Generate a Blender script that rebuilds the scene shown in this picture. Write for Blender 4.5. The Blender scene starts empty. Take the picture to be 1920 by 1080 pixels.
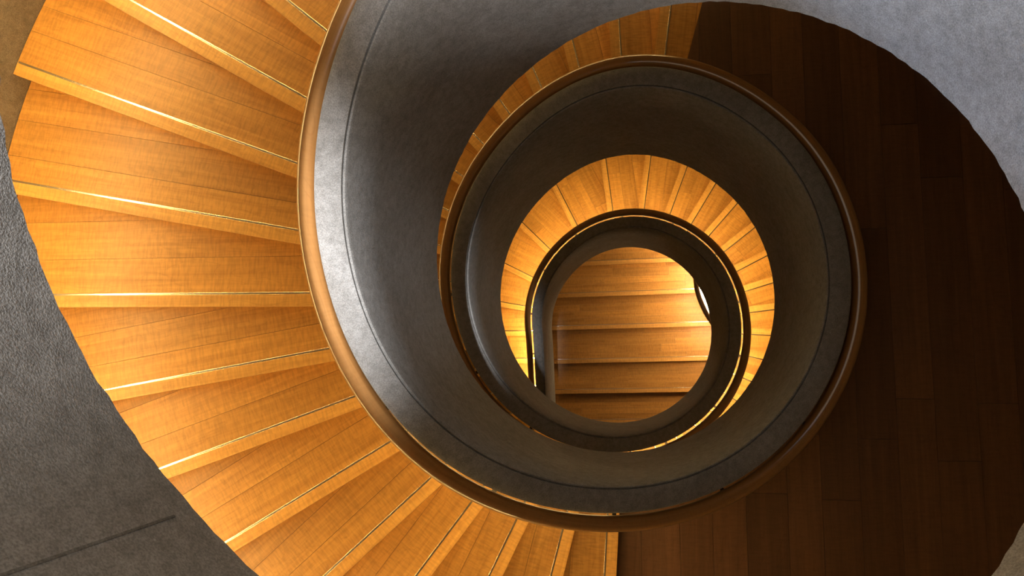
import bpy, math, random
from mathutils import Matrix, Vector

random.seed(7)
S = 1.3                      # metres per survey unit
ZC = 11.2 * S                # the camera's height above the lowest floor
scene = bpy.context.scene
col = scene.collection

# ------------------------------------------------------------------ camera
cam_d = bpy.data.cameras.new('camera')
cam = bpy.data.objects.new('camera', cam_d)
col.objects.link(cam)
cam_d.sensor_width = 36.0
cam_d.lens = 1353.96 / 1920 * 36
cam_d.clip_start = 0.02
rot = Matrix(((0.988853, 0.015326, 0.148107), (0.0, 0.994689, -0.102928), (-0.148898, 0.10178, 0.983601)))
cam.matrix_world = Matrix.Translation((0, 0, ZC)) @ rot.to_4x4()
scene.camera = cam

# ------------------------------------------------------------------ light
world = bpy.data.worlds.new('world')
scene.world = world
world.use_nodes = True
bg = world.node_tree.nodes['Background']
bg.inputs[0].default_value = (1.0, 0.78, 0.53, 1)
bg.inputs[1].default_value = 0.62

def daylight(name, loc, aim, size, power, colr):
    d = bpy.data.lights.new(name, 'AREA'); d.energy = power; d.color = colr
    d.shape = 'RECTANGLE'; d.size = size[0]; d.size_y = size[1]
    o = bpy.data.objects.new(name, d); col.objects.link(o)
    o.location = (loc[0] * S, loc[1] * S, ZC + loc[2] * S)
    t = Vector((aim[0] * S, aim[1] * S, ZC + aim[2] * S))
    o.rotation_euler = (t - o.location).to_track_quat('-Z', 'Y').to_euler()
sd = bpy.data.lights.new('parapet_fill_spot', 'SPOT')       # added unseen spot, narrow cone to brighten the left parapet top
sd.energy = 21000; sd.color = (0.97, 0.98, 1.0); sd.spot_size = math.radians(12); sd.spot_blend = 1.0; sd.shadow_soft_size = 0.15
so = bpy.data.objects.new('parapet_fill_spot', sd); col.objects.link(so)
so.location = (-0.39 * S, 0.35 * S, ZC + 6.0 * S)
so.rotation_euler = (Vector((-1.45 * S, 0.3 * S, ZC - 2.3 * S)) - so.location).to_track_quat('-Z', 'Y').to_euler()
daylight('window_daylight', (0.3, -3.4, 3.8), (0.0, 1.3, -2.2), (1.2, 1.0), 900, (0.94, 0.96, 1.0))
daylight('side_window_daylight', (-3.3, -2.3, 4.2), (0.8, 1.0, -2.0), (0.8, 0.7), 1350, (0.52, 0.70, 1.0))

LED_OUTER, LED_MID, LED_INNER, LED_LOW, LED_TURN = 80.0, 48.0, 165.0, 90.0, 80.0
scene.view_settings.view_transform = 'Standard'
scene.view_settings.look = 'None'
scene.view_settings.gamma = 1.0
scene.view_settings.exposure = 0.0
scene.view_settings.use_curve_mapping = False

# ------------------------------------------------------------------ materials
def new_mat(name):
    m = bpy.data.materials.new(name); m.use_nodes = True
    nt = m.node_tree; nt.nodes.clear()
    out = nt.nodes.new('ShaderNodeOutputMaterial')
    b = nt.nodes.new('ShaderNodeBsdfPrincipled')
    nt.links.new(b.outputs[0], out.inputs[0])
    return m, nt, b

def N(nt, kind, **kw):
    n = nt.nodes.new(kind)
    for k, v in kw.items():
        if k.startswith('i_'):
            n.inputs[k[2:].replace('_', ' ')].default_value = v
        else:
            setattr(n, k, v)
    return n

def ramp(nt, stops):
    r = nt.nodes.new('ShaderNodeValToRGB')
    e = r.color_ramp.elements
    while len(e) < len(stops): e.new(0.5)
    for el, (p, c) in zip(e, stops):
        el.position = p; el.color = (*c, 1)
    return r

def mix(nt, a, b, fac, mode='MULTIPLY'):
    m = nt.nodes.new('ShaderNodeMix'); m.data_type = 'RGBA'; m.blend_type = mode
    nt.links.new(a, m.inputs[6]); nt.links.new(b, m.inputs[7])
    if isinstance(fac, float): m.inputs[0].default_value = fac
    else: nt.links.new(fac, m.inputs[0])
    return m.outputs[2]

def wood_mat(name, dark, light, rough, ripple=1.0, spread=0.5, coat=0.0):
    m, nt, b = new_mat(name); L = nt.links.new
    uv = N(nt, 'ShaderNodeUVMap'); info = N(nt, 'ShaderNodeObjectInfo')
    add = N(nt, 'ShaderNodeVectorMath', operation='ADD')
    mul = N(nt, 'ShaderNodeVectorMath', operation='SCALE'); mul.inputs['Scale'].default_value = 37.0
    comb = N(nt, 'ShaderNodeCombineXYZ')
    L(info.outputs['Random'], comb.inputs[0]); L(info.outputs['Random'], comb.inputs[1]); L(info.outputs['Random'], comb.inputs[2])
    L(comb.outputs[0], mul.inputs[0]); L(uv.outputs[0], add.inputs[0]); L(mul.outputs[0], add.inputs[1])
    # long grain streaks
    mp = N(nt, 'ShaderNodeMapping'); mp.inputs['Scale'].default_value = (0.7, 16, 1)
    L(add.outputs[0], mp.inputs[0])
    n1 = N(nt, 'ShaderNodeTexNoise', i_Scale=1.6, i_Detail=6.0, i_Roughness=0.62, i_Distortion=0.5)
    L(mp.outputs[0], n1.inputs['Vector'])
    # broad clouds and cathedral figure
    mp2 = N(nt, 'ShaderNodeMapping'); mp2.inputs['Scale'].default_value = (1.1, 5.0, 1)
    L(add.outputs[0], mp2.inputs[0])
    wv = N(nt, 'ShaderNodeTexNoise', i_Scale=1.3, i_Detail=2.0, i_Distortion=0.9)
    L(mp2.outputs[0], wv.inputs['Vector'])
    fig = N(nt, 'ShaderNodeMath', operation='MULTIPLY'); fig.inputs[1].default_value = 9.0
    L(wv.outputs[0], fig.inputs[0])
    fr = N(nt, 'ShaderNodeMath', operation='PINGPONG'); fr.inputs[1].default_value = 0.5
    L(fig.outputs[0], fr.inputs[0])
    figr = ramp(nt, [(0.0, (0.80, 0.76, 0.70)), (0.09, (1, 1, 1)), (1.0, (1, 1, 1))])
    L(fr.outputs[0], figr.inputs[0])
    # fine ripple across the grain (rift-sawn figure)
    mp3 = N(nt, 'ShaderNodeMapping'); mp3.inputs['Scale'].default_value = (78, 13.0, 1)
    L(add.outputs[0], mp3.inputs[0])
    n3 = N(nt, 'ShaderNodeTexNoise', i_Scale=1.0, i_Detail=2.5, i_Roughness=0.5)
    L(mp3.outputs[0], n3.inputs['Vector'])
    rr = ramp(nt, [(0.36, (1 - .30 * ripple,) * 3), (0.60, (1.0, 1.0, 1.0))])
    L(n3.outputs[0], rr.inputs[0])
    base = ramp(nt, [(0.25, dark), (0.75, light)])
    L(n1.outputs[0], base.inputs[0])
    c = mix(nt, base.outputs[0], figr.outputs[0], 0.55)
    c = mix(nt, c, rr.outputs[0], 0.8)
    hue = N(nt, 'ShaderNodeMapRange'); hue.inputs['To Min'].default_value = 1 - spread; hue.inputs['To Max'].default_value = 1.0 + spread * .25
    L(info.outputs['Random'], hue.inputs[0])
    cc = N(nt, 'ShaderNodeCombineColor'); L(hue.outputs[0], cc.inputs[0]); L(hue.outputs[0], cc.inputs[1]); L(hue.outputs[0], cc.inputs[2])
    c = mix(nt, c, cc.outputs[0], 1.0)
    L(c, b.inputs['Base Color'])
    b.inputs['Roughness'].default_value = rough
    b.inputs['Coat Weight'].default_value = coat; b.inputs['Coat Roughness'].default_value = 0.09; b.inputs['Coat IOR'].default_value = 1.75
    bm = N(nt, 'ShaderNodeBump', i_Strength=0.12, i_Distance=0.004)
    L(n3.outputs[0], bm.inputs['Height']); L(bm.outputs[0], b.inputs['Normal'])
    return m

def concrete_mat(name, lo, hi, bump=0.5):
    m, nt, b = new_mat(name); L = nt.links.new
    tc = N(nt, 'ShaderNodeTexCoord')
    n1 = N(nt, 'ShaderNodeTexNoise', i_Scale=2.2, i_Detail=7.0, i_Roughness=0.62, i_Distortion=0.6)
    n2 = N(nt, 'ShaderNodeTexNoise', i_Scale=24.0, i_Detail=5.0, i_Roughness=0.7)
    n3 = N(nt, 'ShaderNodeTexNoise', i_Scale=190.0, i_Detail=2.0, i_Roughness=0.6)
    for n in (n1, n2, n3): L(tc.outputs['Object'], n.inputs['Vector'])
    r1 = ramp(nt, [(0.28, lo), (0.72, hi)]); L(n1.outputs[0], r1.inputs[0])
    r2 = ramp(nt, [(0.30, (0.66, 0.65, 0.64)), (0.62, (1.06, 1.06, 1.06))]); L(n2.outputs[0], r2.inputs[0])
    r3 = ramp(nt, [(0.34, (0.62, 0.62, 0.62)), (0.66, (1.2, 1.2, 1.2))]); L(n3.outputs[0], r3.inputs[0])
    c = mix(nt, r1.outputs[0], r2.outputs[0], 0.8)
    c = mix(nt, c, r3.outputs[0], 0.75)
    # a few pale and dark pits
    v = N(nt, 'ShaderNodeTexVoronoi', i_Scale=7.0); L(tc.outputs['Object'], v.inputs['Vector'])
    rv = ramp(nt, [(0.0, (1, 1, 1)), (0.035, (0, 0, 0))]); L(v.outputs['Distance'], rv.inputs[0])
    pale = N(nt, 'ShaderNodeRGB'); pale.outputs[0].default_value = (0.5, 0.5, 0.5, 1)
    c = mix(nt, c, pale.outputs[0], rv.outputs[0], 'MIX')
    L(c, b.inputs['Base Color'])
    b.inputs['Roughness'].default_value = 0.85
    b.inputs['Specular IOR Level'].default_value = 0.25
    ad_ = N(nt, 'ShaderNodeMath', operation='ADD'); L(n2.outputs[0], ad_.inputs[0]); L(n3.outputs[0], ad_.inputs[1])
    bm = N(nt, 'ShaderNodeBump', i_Strength=bump, i_Distance=0.006)
    L(ad_.outputs[0], bm.inputs['Height']); L(bm.outputs[0], b.inputs['Normal'])
    return m

def metal_mat(name, colr, rough):
    m, nt, b = new_mat(name)
    b.inputs['Base Color'].default_value = (*colr, 1); b.inputs['Metallic'].default_value = 1
    n = N(nt, 'ShaderNodeTexNoise', i_Scale=300.0); r = N(nt, 'ShaderNodeMapRange')
    r.inputs['To Min'].default_value = rough * .8; r.inputs['To Max'].default_value = rough * 1.2
    nt.links.new(n.outputs[0], r.inputs[0]); nt.links.new(r.outputs[0], b.inputs['Roughness'])
    return m

def lamp_mat(name, colr, power):
    m = bpy.data.materials.new(name); m.use_nodes = True
    nt = m.node_tree; nt.nodes.clear()
    o = nt.nodes.new('ShaderNodeOutputMaterial'); e = nt.nodes.new('ShaderNodeEmission')
    e.inputs[0].default_value = (*colr, 1); e.inputs[1].default_value = power
    nt.links.new(e.outputs[0], o.inputs[0])
    return m

NOSING = wood_mat('pale_oak_nosing', (0.56, 0.26, 0.058), (0.80, 0.43, 0.115), 0.42, 0.7, 0.08)
OAK = wood_mat('honey_oak', (0.46, 0.20, 0.040), (0.72, 0.36, 0.085), 0.42, 0.8, 0.20, 0.0)
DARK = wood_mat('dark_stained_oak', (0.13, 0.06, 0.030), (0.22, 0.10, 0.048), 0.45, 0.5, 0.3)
RAIL = wood_mat('varnished_rail_wood', (0.28, 0.12, 0.032), (0.46, 0.225, 0.07), 0.3, 0.3, 0.0, 1.0)
CONC = concrete_mat('grey_concrete', (0.24, 0.228, 0.212), (0.32, 0.31, 0.298), 0.28)
WALL = concrete_mat('warm_concrete', (0.24, 0.22, 0.19), (0.36, 0.33, 0.29), 0.5)
BRASS = metal_mat('pale_brass', (0.97, 0.88, 0.72), 0.24)
JOINT = concrete_mat('dark_joint_mortar', (0.13, 0.12, 0.108), (0.22, 0.21, 0.195), 0.5)
IRON = metal_mat('dark_iron', (0.10, 0.09, 0.085), 0.45)
WARM = (1.0, 0.69, 0.26)
L_OUT = lamp_mat('led_outer', WARM, LED_OUTER)
L_MID = lamp_mat('led_mid', WARM, LED_MID)
L_IN = lamp_mat('led_inner', WARM, LED_INNER)
L_TURN = lamp_mat('led_turn', WARM, LED_TURN)
L_LOW = lamp_mat('led_low', (1.0, 0.72, 0.40), LED_LOW)

# ------------------------------------------------------------------ helpers
def link(name, verts, faces, mat, parent=None, uvs=None, smooth=False):
    me = bpy.data.meshes.new(name)
    me.from_pydata([tuple(v) for v in verts], [], faces)
    me.materials.append(mat)
    if uvs is not None:
        lay = me.uv_layers.new(name='UVMap')
        for lp in me.loops: lay.data[lp.index].uv = uvs[lp.vertex_index]
    if smooth:
        me.polygons.foreach_set('use_smooth', [True] * len(me.polygons))
    me.update()
    o = bpy.data.objects.new(name, me); col.objects.link(o)
    if parent: o.parent = parent
    return o

def tag(o, label=None, cat=None, group=None, kind=None):
    if label: o['label'] = label
    if cat: o['category'] = cat
    if group: o['group'] = group
    if kind: o['kind'] = kind
    return o

def W(x, y, z):                       # survey units -> metres
    return Vector((x * S, y * S, z * S + ZC))

# ------------------------------------------------------------------ the spiral's line
CX, CY = 0.02747, 0.39756
H, PW, HP = 1.17519, 0.11752, 0.757   # fascia height, parapet thickness, rail height above treads
RO = 3.06                             # outer wall radius
ZK = [0.3308, 0.2155, 0.017, 0.0173, -0.2894, -0.7492, -1.1299, -1.5075, -1.8948, -2.2659, -2.6488, -3.2089, -3.5177, -3.5766, -3.5673, -3.5625, -3.9411, -4.3546, -4.8119, -5.3712, -6.0532, -6.5579, -6.7618, -7.0366, -7.583, -8.1522, -8.719, -9.2858]
RK = [0.9794, 0.979, 0.9776, 0.9775, 0.971, 0.9524, 0.934, 0.9223, 0.9144, 0.9127, 0.9163, 0.9203, 0.9274, 0.9369, 0.9639, 0.9731, 0.9597, 0.9436, 0.9319, 0.9211, 0.9076, 0.9, 0.9011, 0.9039, 0.9048, 0.907, 0.9077, 0.9081]
T0, TEND = -225.0, 1010.0
def cr(v, t):
    u = (t - T0) / 45.0
    u = max(0.0, min(u, len(v) - 1 - 1e-6)); i = int(u); f = u - i
    p1, p2 = v[i], v[i + 1]
    p0 = v[i - 1] if i > 0 else 2 * p1 - p2
    p3 = v[i + 2] if i + 2 < len(v) else 2 * p2 - p1
    return .5 * (2 * p1 + (p2 - p0) * f + (2 * p0 - 5 * p1 + 4 * p2 - p3) * f * f + (3 * p1 - p0 - 3 * p2 + p3) * f ** 3)
def ztop(t):
    if t <= 900: return cr(ZK, t)
    z9 = cr(ZK, 900); d = t - 900
    return z9 - 0.0055 * d - (0.0126 - 0.0055) * 15 * (1 - math.exp(-d / 15))
def rin(t): return cr(RK, min(t, 900))
def place(t, off):                    # plan point at radial offset off from the parapet's inner face
    r = rin(t) + off
    if t <= 900:
        a = math.radians(t); return CX + r * math.cos(a), CY + r * math.sin(a)
    return CX - r, CY - rin(900) * math.radians(t - 900)
def at_radius(t, r):
    a = math.radians(t); return CX + r * math.cos(a), CY + r * math.sin(a)

def sweep(name, prof, ts, mat, parent=None, pos=None, zf=None, smooth=True, closed=True, uvscale=None):
    """prof: list of (offset, dz) closed section swept along the spiral's line"""
    pos = pos or place; zf = zf or ztop
    vs, fs, uv = [], [], []
    n = len(prof); s = 0.0; last = None
    per = [0.0]
    for i in range(n): per.append(per[-1] + math.dist(prof[i], prof[(i + 1) % n]))
    for k, t in enumerate(ts):
        p0 = pos(t, 0.1)
        if last: s += math.dist(p0, last)
        last = p0
        for i, (o, dz) in enumerate(prof):
            x, y = pos(t, o); vs.append(W(x, y, zf(t) + dz)); uv.append((s * S, per[i] * S))
    for k in range(len(ts) - 1):
        for i in range(n if closed else n - 1):
            j = (i + 1) % n
            fs.append((k * n + i, k * n + j, (k + 1) * n + j, (k + 1) * n + i))
    if closed:
        fs.append(tuple(range(n))[::-1]); m = (len(ts) - 1) * n; fs.append(tuple(range(m, m + n)))
    return link(name, vs, fs, mat, parent, uv, smooth)

def frange(a, b, st):
    n = max(1, int(round(abs(b - a) / st))); return [a + (b - a) * i / n for i in range(n + 1)]

def edge_split(o, ang=35):
    m = o.modifiers.new('edges', 'EDGE_SPLIT'); m.split_angle = math.radians(ang)

# ------------------------------------------------------------------ concrete structure
def jit(prof_t):  # uneven lower lip of the cast concrete
    return 0.0022 * (math.sin(prof_t * 1.7) + math.sin(prof_t * 0.73 + 1.3) * .8 + math.sin(prof_t * 4.1) * .9 + random.uniform(-1, 1))
prof = [(0.0, -H), (0.0, -0.9), (0.0, -0.6), (0.0, -0.3), (0.0, -0.016), (0.005, -0.004), (0.010, -0.002), (0.011, -0.013), (0.0165, -0.013), (0.0175, -0.001), (0.024, 0.0), (PW * .5, 0.002), (PW - 0.014, 0.0), (PW - 0.004, -0.006), (PW, -0.018), (PW, -0.5), (PW, -H + 0.05), (PW * .9, -H)]
ts = frange(-262, TEND, 1.5)
par = sweep('parapet', prof, ts, CONC, zf=lambda t: ztop(t))
me = par.data; n = len(prof)
for k, t in enumerate(ts):
    for i in (0, n - 1): me.vertices[k * n + i].co.z += jit(t) * S
edge_split(par, 40)
TJ = -139.0
sweep('pour_joint', [(-.0012, -1.12), (-.0012, -.5), (.004, -.5), (.004, -1.12)], [TJ - .13, TJ + .13], JOINT, par, smooth=False)
tag(par, 'grey concrete parapet spiralling down around the open stairwell', 'parapet')

def slab_z(t):
    zt = ztop(t) - HP
    if t > 425: zt = min(zt, -4.104 - 0.0112 * (t - 434.4))
    elif t > 260: zt = min(zt, -4.104)
    elif t > 100: zt = min(zt, -2.739 - 0.0103 * (t - 145.5))
    return zt
slab = sweep('stair_slab', [(PW - .01, -.34), (PW - .01, -.42), (RO - 0.93, -.42), (RO - 0.93, -.34)], frange(-262, 898, 3), WALL, zf=slab_z)
edge_split(slab); tag(slab, kind='structure', label='concrete slab carrying the winding steps', cat='slab')

vs, fs = [], []
NW = 96
for i in range(NW):
    a = 360 * i / NW
    for r, z in ((RO, -11.2), (RO, 0.45), (RO + .2, 0.45), (RO + .2, -11.2)):
        vs.append(W(*at_radius(a, r), z))
for i in range(NW):
    j = (i + 1) % NW
    for k in range(4): fs.append((i * 4 + k, i * 4 + (k + 1) % 4, j * 4 + (k + 1) % 4, j * 4 + k))
wall = link('wall_outer', vs, fs, WALL, smooth=True); edge_split(wall)
tag(wall, kind='structure')
vs = [W(*at_radius(360 * i / NW, RO + .2), -11.2) for i in range(NW)] + [W(*at_radius(360 * i / NW, RO + .2), -11.3) for i in range(NW)]
fl = link('floor_base', vs, [tuple(range(NW)), tuple(range(2 * NW - 1, NW - 1, -1))] + [(i, i + NW, (i + 1) % NW + NW, (i + 1) % NW) for i in range(NW)], WALL)
fl.name = 'floor'; tag(fl, kind='structure')

# ------------------------------------------------------------------ boards
def clip(poly, px, py, nx, ny):       # keep the side where (p - P).n >= 0
    out = []
    for i in range(len(poly)):
        a, b = poly[i], poly[(i + 1) % len(poly)]
        da = (a[0] - px) * nx + (a[1] - py) * ny; db = (b[0] - px) * nx + (b[1] - py) * ny
        if da >= 0: out.append(a)
        if (da >= 0) != (db >= 0):
            f = da / (da - db); out.append((a[0] + (b[0] - a[0]) * f, a[1] + (b[1] - a[1]) * f))
    return out
def area(p): return abs(sum(p[i][0] * p[(i + 1) % len(p)][1] - p[(i + 1) % len(p)][0] * p[i][1] for i in range(len(p)))) / 2

def prism(name, poly, z0, z1, mat, parent, du=None, origin=(0, 0)):
    """upright prism over a plan polygon, UV along du"""
    a2 = sum(poly[i][0] * poly[(i + 1) % len(poly)][1] - poly[(i + 1) % len(poly)][0] * poly[i][1] for i in range(len(poly)))
    if a2 < 0: poly = poly[::-1]
    n = len(poly); du = du or (1, 0)
    vs = [W(x, y, z1) for x, y in poly] + [W(x, y, z0) for x, y in poly]
    uv1 = [(((x - origin[0]) * du[0] + (y - origin[1]) * du[1]) * S, (-(x - origin[0]) * du[1] + (y - origin[1]) * du[0]) * S) for x, y in poly]
    uv = uv1 + [(u, v + .05) for u, v in uv1]
    fs = [tuple(range(n)), tuple(range(2 * n - 1, n - 1, -1))] + [(i, i + n, (i + 1) % n + n, (i + 1) % n) for i in range(n)]
    return link(name, vs, fs, mat, parent, uv)

def strip_bar(name, p0, p1, z, rad, mat, parent):
    """half-round inlay bar lying in the tread"""
    d = math.dist(p0, p1); ux, uy = (p1[0] - p0[0]) / d, (p1[1] - p0[1]) / d
    vs, fs = [], []
    for p in (p0, p1):
        for k in range(9):
            a = math.pi * k / 8; o = rad * math.cos(a); h = rad * math.sin(a) * 0.22
            vs.append(W(p[0] - uy * o, p[1] + ux * o, z + h + 0.0006))
        vs.append(W(p[0] + uy * rad, p[1] - ux * rad, z - .006)); vs.append(W(p[0] - uy * rad, p[1] + ux * rad, z - .006))
    for k in range(11): fs.append((k, (k + 1) % 11, 11 + (k + 1) % 11, 11 + k))
    fs += [tuple(range(10, -1, -1)), tuple(range(11, 22))]
    o = link(name, vs, fs, mat, parent, smooth=True); edge_split(o, 50); return o

GAP = 0.0007
NOSE = 0.062
def lay_boards(step, poly, front_p, d, nrm, z, mat, cut_len=None, widths=(0.12, 0.19), nose=True):
    """boards parallel to the nosing line; d along the nosing, nrm pointing back into the tread"""
    far = max((x - front_p[0]) * nrm[0] + (y - front_p[1]) * nrm[1] for x, y in poly)
    s = 0.0; first = True
    while s < far - 0.004:
        w = NOSE if (first and nose) else random.uniform(*widths)
        if far - s - w < 0.05: w = far - s + 0.01
        a = clip(poly, front_p[0] + nrm[0] * (s + GAP), front_p[1] + nrm[1] * (s + GAP), nrm[0], nrm[1]) if not first else poly
        a = clip(a, front_p[0] + nrm[0] * (s + w - GAP), front_p[1] + nrm[1] * (s + w - GAP), -nrm[0], -nrm[1])
        pieces = [a]
        if cut_len and not first:
            lo = min((x - front_p[0]) * d[0] + (y - front_p[1]) * d[1] for x, y in poly)
            hi = max((x - front_p[0]) * d[0] + (y - front_p[1]) * d[1] for x, y in poly)
            c = lo + random.uniform(.25, 1.0) * cut_len; cuts = []
            while c < hi: cuts.append(c); c += random.uniform(.6, 1.2) * cut_len
            pieces = []; prev = None
            for c in cuts + [None]:
                q = a
                if prev is not None: q = clip(q, front_p[0] + d[0] * (prev + GAP), front_p[1] + d[1] * (prev + GAP), d[0], d[1])
                if c is not None: q = clip(q, front_p[0] + d[0] * (c - GAP), front_p[1] + d[1] * (c - GAP), -d[0], -d[1])
                pieces.append(q); prev = c
        for q in pieces:
            if len(q) >= 3 and area(q) > 0.0012:
                h = z + random.uniform(-.0014, 0) * (0 if first else 1)
                prism('nosing_board' if (first and nose) else 'board', q, z - 0.03, h, NOSING if (first and nose) else mat, step, d, front_p)
        s += w; first = False

def line_circle(p, d, r):             # forward crossing with the outer wall circle
    x, y = p[0] - CX, p[1] - CY; b = x * d[0] + y * d[1]; c = x * x + y * y - r * r
    t = -b + math.sqrt(b * b - c); return p[0] + d[0] * t, p[1] + d[1] * t
def arc(pa, pb, r, n):
    a = math.atan2(pa[1] - CY, pa[0] - CX); b = math.atan2(pb[1] - CY, pb[0] - CX)
    while b - a > math.pi: b -= 2 * math.pi
    while b - a < -math.pi: b += 2 * math.pi
    return [(CX + r * math.cos(a + (b - a) * k / n), CY + r * math.sin(a + (b - a) * k / n)) for k in range(n + 1)]

def nosing(t, focus):
    p = place(t, PW + 0.001); d = (p[0] - focus[0], p[1] - focus[1]); l = math.hypot(*d); d = (d[0] / l, d[1] / l)
    return p, d, line_circle(p, d, RO - .004)

def winder(root, tb, tf, z, rise, focus, mat, cut=None, widths=(0.12, 0.19), fb=None):
    """one step between nosing angles tb (back) and tf (front)"""
    pb, db, qb = nosing(tb - 0.5, fb or focus); pf, df, qf = nosing(tf, focus)
    tb = tb - 0.5
    inner = [place(tf + (tb - tf) * k / 4, PW + 0.001) for k in range(5)]      # front -> back
    poly = inner + arc(qb, qf, RO - .004, 6)
    cxm = sum(p[0] for p in poly) / len(poly) - pf[0]; cym = sum(p[1] for p in poly) / len(poly) - pf[1]
    nrm = (-df[1], df[0])
    if nrm[0] * cxm + nrm[1] * cym < 0: nrm = (-nrm[0], -nrm[1])
    body = clip(poly, pf[0] + nrm[0] * .016, pf[1] + nrm[1] * .016, *nrm)
    st = prism('step', body, z - rise - .045, z - .031, mat, root, df, pf)
    lay_boards(st, poly, pf, df, nrm, z, mat, cut, widths)
    a = (pf[0] + nrm[0] * NOSE + df[0] * .01, pf[1] + nrm[1] * NOSE + df[1] * .01)
    b = line_circle(a, df, RO - .01)
    strip_bar('inlay_strip', a, b, z, 0.0052, BRASS, st)
    return st

def flight_root(name, t, z, label):
    e = bpy.data.objects.new(name, None); col.objects.link(e)
    e.empty_display_size = .2
    tag(e, label, 'stairs'); return e

RISE = 0.105
# upper flight: nosings measured every 10.2 degrees, ends on the dark landing
up = flight_root('stair_flight', 145, -3, 'broad honey-coloured wooden winder steps on the upper turn, left of the well')
F1 = (0.045, 0.25)
th = [114.9, 125.1, 135.3, 145.5, 155.9, 166.1, 177.0, 187.8, 198.1, 207.9, 218.6, 229.0, 238.3, 248.1, 258.1, 267.8]
for i in range(len(th) - 1):
    winder(up, th[i], th[i + 1], -2.739 - RISE * (i + 1 - 3), RISE, F1, OAK)
ZL = -2.739 - RISE * 13               # landing level

# landing: dark planks laid parallel, running up the picture
land = bpy.data.objects.new('landing_floor', None); col.objects.link(land)
tag(land, 'dark brown plank landing filling the right side of the turn', 'landing')
def ring_y(x, r): 
    v = r * r - (x - CX) ** 2
    return math.sqrt(v) if v > 0 else None
pL, dL, qL = nosing(267.8, F1)
pT, dT, qT = nosing(434.4, (CX, CY))
x = -0.12
while x < RO:
    w = random.uniform(.17, .215); x1 = min(x + w, RO + CX)
    def col_poly(lo, hi):             # quad strip between two y-functions
        xs = [x + GAP + (x1 - x - 2 * GAP) * k / 4 for k in range(5)]
        return [(a, lo(a)) for a in xs] + [(a, hi(a)) for a in xs[::-1]]
    out_ = lambda a: ring_y(min(a, CX + RO - .012), RO - .006) or 0.0
    ri = lambda a, sg: (lambda v: math.sqrt(v) if v > 0 else 0.0)((0.93 + PW) ** 2 - (a - CX) ** 2) if False else None
    segs = []
    Rb, Rt = rin(300) + PW, rin(400) + PW
    inb = lambda a: CY - math.sqrt(max((rin(315) + PW + 0.0) ** 2 - (a - CX) ** 2, 0))
    itp = lambda a: CY + math.sqrt(max((rin(405) + PW - 0.03) ** 2 - (a - CX) ** 2, 0))
    if x < CX + Rb:
        segs.append(col_poly(lambda a: CY - out_(a), inb)); segs.append(col_poly(itp, lambda a: CY + out_(a)))
    else:
        segs.append(col_poly(lambda a: CY - out_(a), lambda a: CY + out_(a)))
    for sgm in segs:
        q = sgm
        low = sum(p[1] for p in q) / len(q) < CY - .3
        top = sum(p[1] for p in q) / len(q) > CY + .3
        if x < 1.2:
            if low:
                nn = (-dL[1], dL[0]); nn = nn if nn[0] > 0 else (-nn[0], -nn[1])
                q = clip(q, pL[0] - nn[0] * .02, pL[1] - nn[1] * .02, *nn)
            if top:
                nn = (-dT[1], dT[0]); nn = nn if nn[0] > 0 else (-nn[0], -nn[1])
                q = clip(q, pT[0], pT[1], *nn)
        if len(q) < 3 or area(q) < .002: continue
        ys = [p[1] for p in q]; c = min(ys) + random.uniform(.3, 1.4); prev = None; cuts = []
        while c < max(ys) - .1: cuts.append(c); c += random.uniform(1.0, 1.6)
        for c in cuts + [None]:
            r_ = q
            if prev is not None: r_ = clip(r_, 0, prev + GAP, 0, 1)
            if c is not None: r_ = clip(r_, 0, c - GAP, 0, -1)
            prev = c
            if len(r_) >= 3 and area(r_) > .002:
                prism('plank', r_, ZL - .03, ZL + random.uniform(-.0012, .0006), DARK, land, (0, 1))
    x = x1
# under-floor of the landing, closes the riser below its last edge
base = [place(t, PW) for t in frange(268, 434, 8)] + [at_radius(t, RO - .004) for t in frange(434, 268, 8)]
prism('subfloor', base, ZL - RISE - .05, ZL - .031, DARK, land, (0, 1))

# middle flight: down from the landing, winding under the first turn, widening into a straight run
mid = flight_root('stair_flight', 442, -4.2, 'golden winder steps of the lower turns, descending from the dark landing')
AX = (CX, CY)
RISE_M = 0.109
th = [434.4, 442.2]
while th[-1] < 730: th.append(th[-1] + 10.17)
th = [t for t in th if t < 741] + [747.3, 758.2, 768.5, 778.4, 789.4, 801.8, 816.8, 835.9, 854.8, 872.6, 889.4]
z = ZL
for i in range(len(th) - 1):
    z -= RISE_M
    winder(mid, th[i], th[i + 1], z, RISE_M, AX, OAK, 0.62 if th[i] > 600 else None, (.13, .2))
ys = [0.324, -0.006, -0.34, -0.68, -1.02]
pb, db, qb = nosing(889.4, AX)
prev_line = None
X1 = CX - rin(900) - PW - .001
for y in ys:
    z -= RISE_M
    if prev_line is None:
        poly = [(X1, y), pb, qb] + [(CX - math.sqrt((RO - .004) ** 2 - (y - CY) ** 2), y)]
    else:
        yb = prev_line + .018
        poly = [(X1, y), (X1, yb), (CX - math.sqrt((RO - .004) ** 2 - (yb - CY) ** 2), yb), (CX - math.sqrt((RO - .004) ** 2 - (y - CY) ** 2), y)]
    body = clip(poly, 0, y + .016, 0, 1)
    st = prism('step', body, z - RISE_M - .045, z - .031, OAK, mid, (-1, 0))
    lay_boards(st, poly, (X1, y), (-1, 0), (0, 1), z, OAK, .62, (.1, .16))
    strip_bar('inlay_strip', (X1 - .01, y + NOSE), (X1 - 1.75, y + NOSE), z, .0052, BRASS, st)
    prev_line = y

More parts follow.
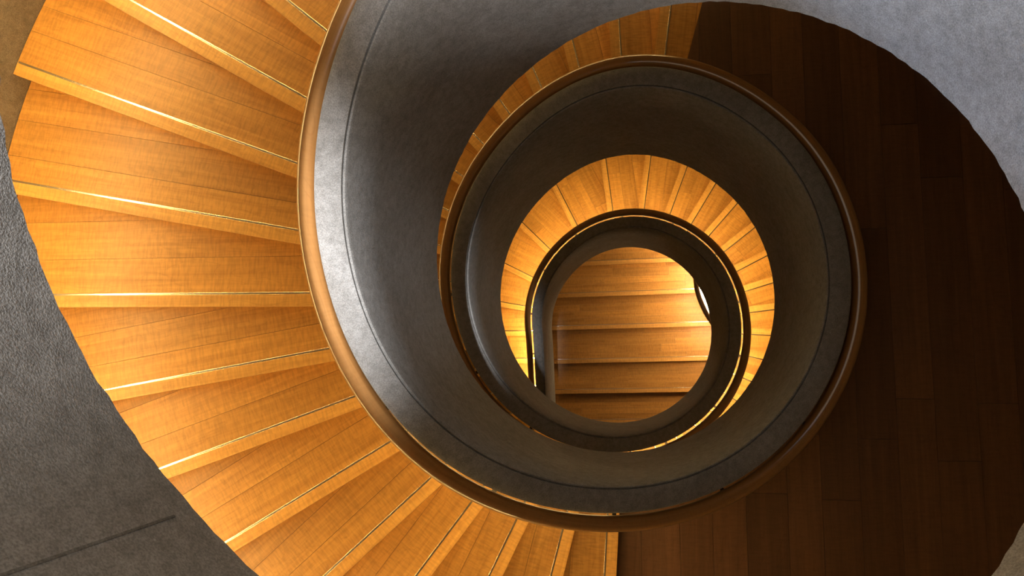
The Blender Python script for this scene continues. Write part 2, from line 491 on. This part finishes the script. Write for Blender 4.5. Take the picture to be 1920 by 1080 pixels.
# lowest flight: a broad straight run seen at the bottom of the well
low = flight_root('stair_flight', 0, -10, 'straight run of broad wooden steps seen at the bottom of the well')
YL = [2.26, 1.83, 1.40, 0.955, 0.49, 0.005, -0.435, -0.88, -1.33]
zl = [-10.5 - 0.09 * (i - 4) for i in range(len(YL))]
XR, XL = 1.32, -2.2
tl = math.radians(1.2)
for i in range(1, len(YL)):
    y0, y1 = YL[i - 1] + .018, YL[i]; zz = zl[i]
    d = (math.cos(tl), math.sin(tl)); nr = (-d[1], d[0])
    poly = [(XL, y1 + XL * d[1]), (XR, y1 + XR * d[1]), (XR, y0 + XR * d[1]), (XL, y0 + XL * d[1])]
    fp = (0, y1)
    body = clip(poly, fp[0] + nr[0] * .016, fp[1] + nr[1] * .016, *nr)
    st = prism('step', body, -11.2, zz - .031, OAK, low, d, fp)
    lay_boards(st, poly, fp, d, nr, zz, OAK, 1.05, (.075, .125))
    strip_bar('inlay_strip', (XL + .02, y1 + NOSE + (XL + .02) * d[1]), (XR - .02, y1 + NOSE + (XR - .02) * d[1]), zz, .004, BRASS, st)

# ------------------------------------------------------------------ handrails
def rail_prof(o0, o1, zt, zb, n=20):
    cx_, cz = (o0 + o1) / 2, (zt + zb) / 2; a, b = (o1 - o0) / 2, (zt - zb) / 2
    pr = []
    for k in range(n):
        an = 2 * math.pi * k / n; c, s_ = math.cos(an), math.sin(an)
        pr.append((cx_ + a * math.copysign(abs(c) ** .92, c), cz + b * math.copysign(abs(s_) ** .92, s_)))
    return pr
RI, ROF = PW + 0.024, 0.2125
hr = bpy.data.objects.new('handrail', None); col.objects.link(hr)
tag(hr, 'brown varnished wooden handrail following the outside of the spiral parapet', 'handrail')
sweep('rail', rail_prof(RI, ROF, -0.055, -0.130), frange(-262, TEND, 2), RAIL, hr)
for t in frange(-250, 1000, 27):
    o = sweep('bracket', [(PW - .004, -.150), (PW - .004, -.165), (RI + .04, -.165), (RI + .04, -.128), (RI + .028, -.128), (RI + .028, -.150)], [t - .5, t + .5], IRON, hr, smooth=False)
sweep('light_strip', [(RI + .046, -.129), (RI + .046, -.135), (RI + .066, -.135), (RI + .066, -.129)], frange(620, 1005, 3), L_IN, hr, smooth=False)
sweep('light_strip', [(RI + .046, -.129), (RI + .046, -.135), (RI + .066, -.135), (RI + .066, -.129)], frange(218, 266.5, 3), L_TURN, hr, smooth=False)

wr = bpy.data.objects.new('wall_handrail', None); col.objects.link(wr)
tag(wr, 'brown wooden handrail with warm light strip along the outer stair wall', 'handrail')
zt_u = lambda t: -2.739 - RISE * (t - 145.5) / 10.2
zt_m = lambda t: ZL - RISE_M * (t - 434.4) / 10.2
op = lambda t, o: at_radius(t, o)
for t0, t1, zf, mt in ((96, 267, zt_u, L_OUT), (438, 560, zt_m, L_MID)):
    sweep('rail', rail_prof(RO - .105, RO - .03, .745, .67), frange(t0, t1, 3), RAIL, wr, op, zf)
    sweep('light_strip', [(RO - .085, .674), (RO - .085, .652), (RO - .055, .652), (RO - .055, .674)], frange(t0 + 1, t1 - 1, 3), mt, wr, op, zf, smooth=False)
    for t in frange(t0 + 4, t1 - 4, 13):
        sweep('bracket', [(RO - .07, .675), (RO - .07, .69), (RO + .01, .69), (RO + .01, .675)], [t - .3, t + .3], IRON, wr, op, zf, smooth=False)

# lower parapet and rail at the right of the lowest flight
LP = [(1.02, 2.2), (0.985, 1.7), (0.965, 1.25), (0.97, 1.0), (1.02, 0.80), (1.12, 0.58), (1.30, 0.33), (1.58, 0.12), (1.95, 0.02), (2.4, 0.0)]
def lp(t):
    t = max(0, min(t, len(LP) - 1 - 1e-6)); i = int(t); f = t - i
    g = lambda k: LP[max(0, min(k, len(LP) - 1))]
    def c1(a): 
        p0, p1, p2, p3 = g(i - 1)[a], g(i)[a], g(i + 1)[a], g(i + 2)[a]
        return .5 * (2 * p1 + (p2 - p0) * f + (2 * p0 - 5 * p1 + 4 * p2 - p3) * f * f + (3 * p1 - p0 - 3 * p2 + p3) * f ** 3)
    return c1(0), c1(1)
def lpos(t, o):
    a, b = lp(t - .05), lp(t + .05); d = (b[0] - a[0], b[1] - a[1]); l = math.hypot(*d) or 1
    p = lp(t); return p[0] - d[1] / l * o, p[1] + d[0] / l * o
lz = lambda t: -9.72
lw = sweep('low_parapet', [(.125, -1.48), (.125, 0), (.245, 0), (.245, -1.48)], frange(0, 9, .15), CONC, pos=lpos, zf=lz); edge_split(lw)
tag(lw, 'short curved concrete parapet beside the lowest flight, glowing in the gap', 'parapet')
lr = bpy.data.objects.new('low_handrail', None); col.objects.link(lr)
tag(lr, 'dark curved handrail at the right edge of the lowest flight', 'handrail')
sweep('rail', rail_prof(0, .068, -.04, -.11), frange(0, 9, .15), RAIL, lr, lpos, lz)
sweep('light_strip', [(.122, -.12), (.122, -.16), (.085, -.16), (.085, -.12)], frange(0.1, 8.9, .15), L_LOW, lr, lpos, lz, smooth=False)
for t in (1.1, 2.2, 3.3, 4.95, 6.2, 7.4):
    sweep('bracket', [(.03, -.10), (.03, -.115), (.13, -.115), (.13, -.10)], [t - .02, t + .02], IRON, lr, lpos, lz, smooth=False)
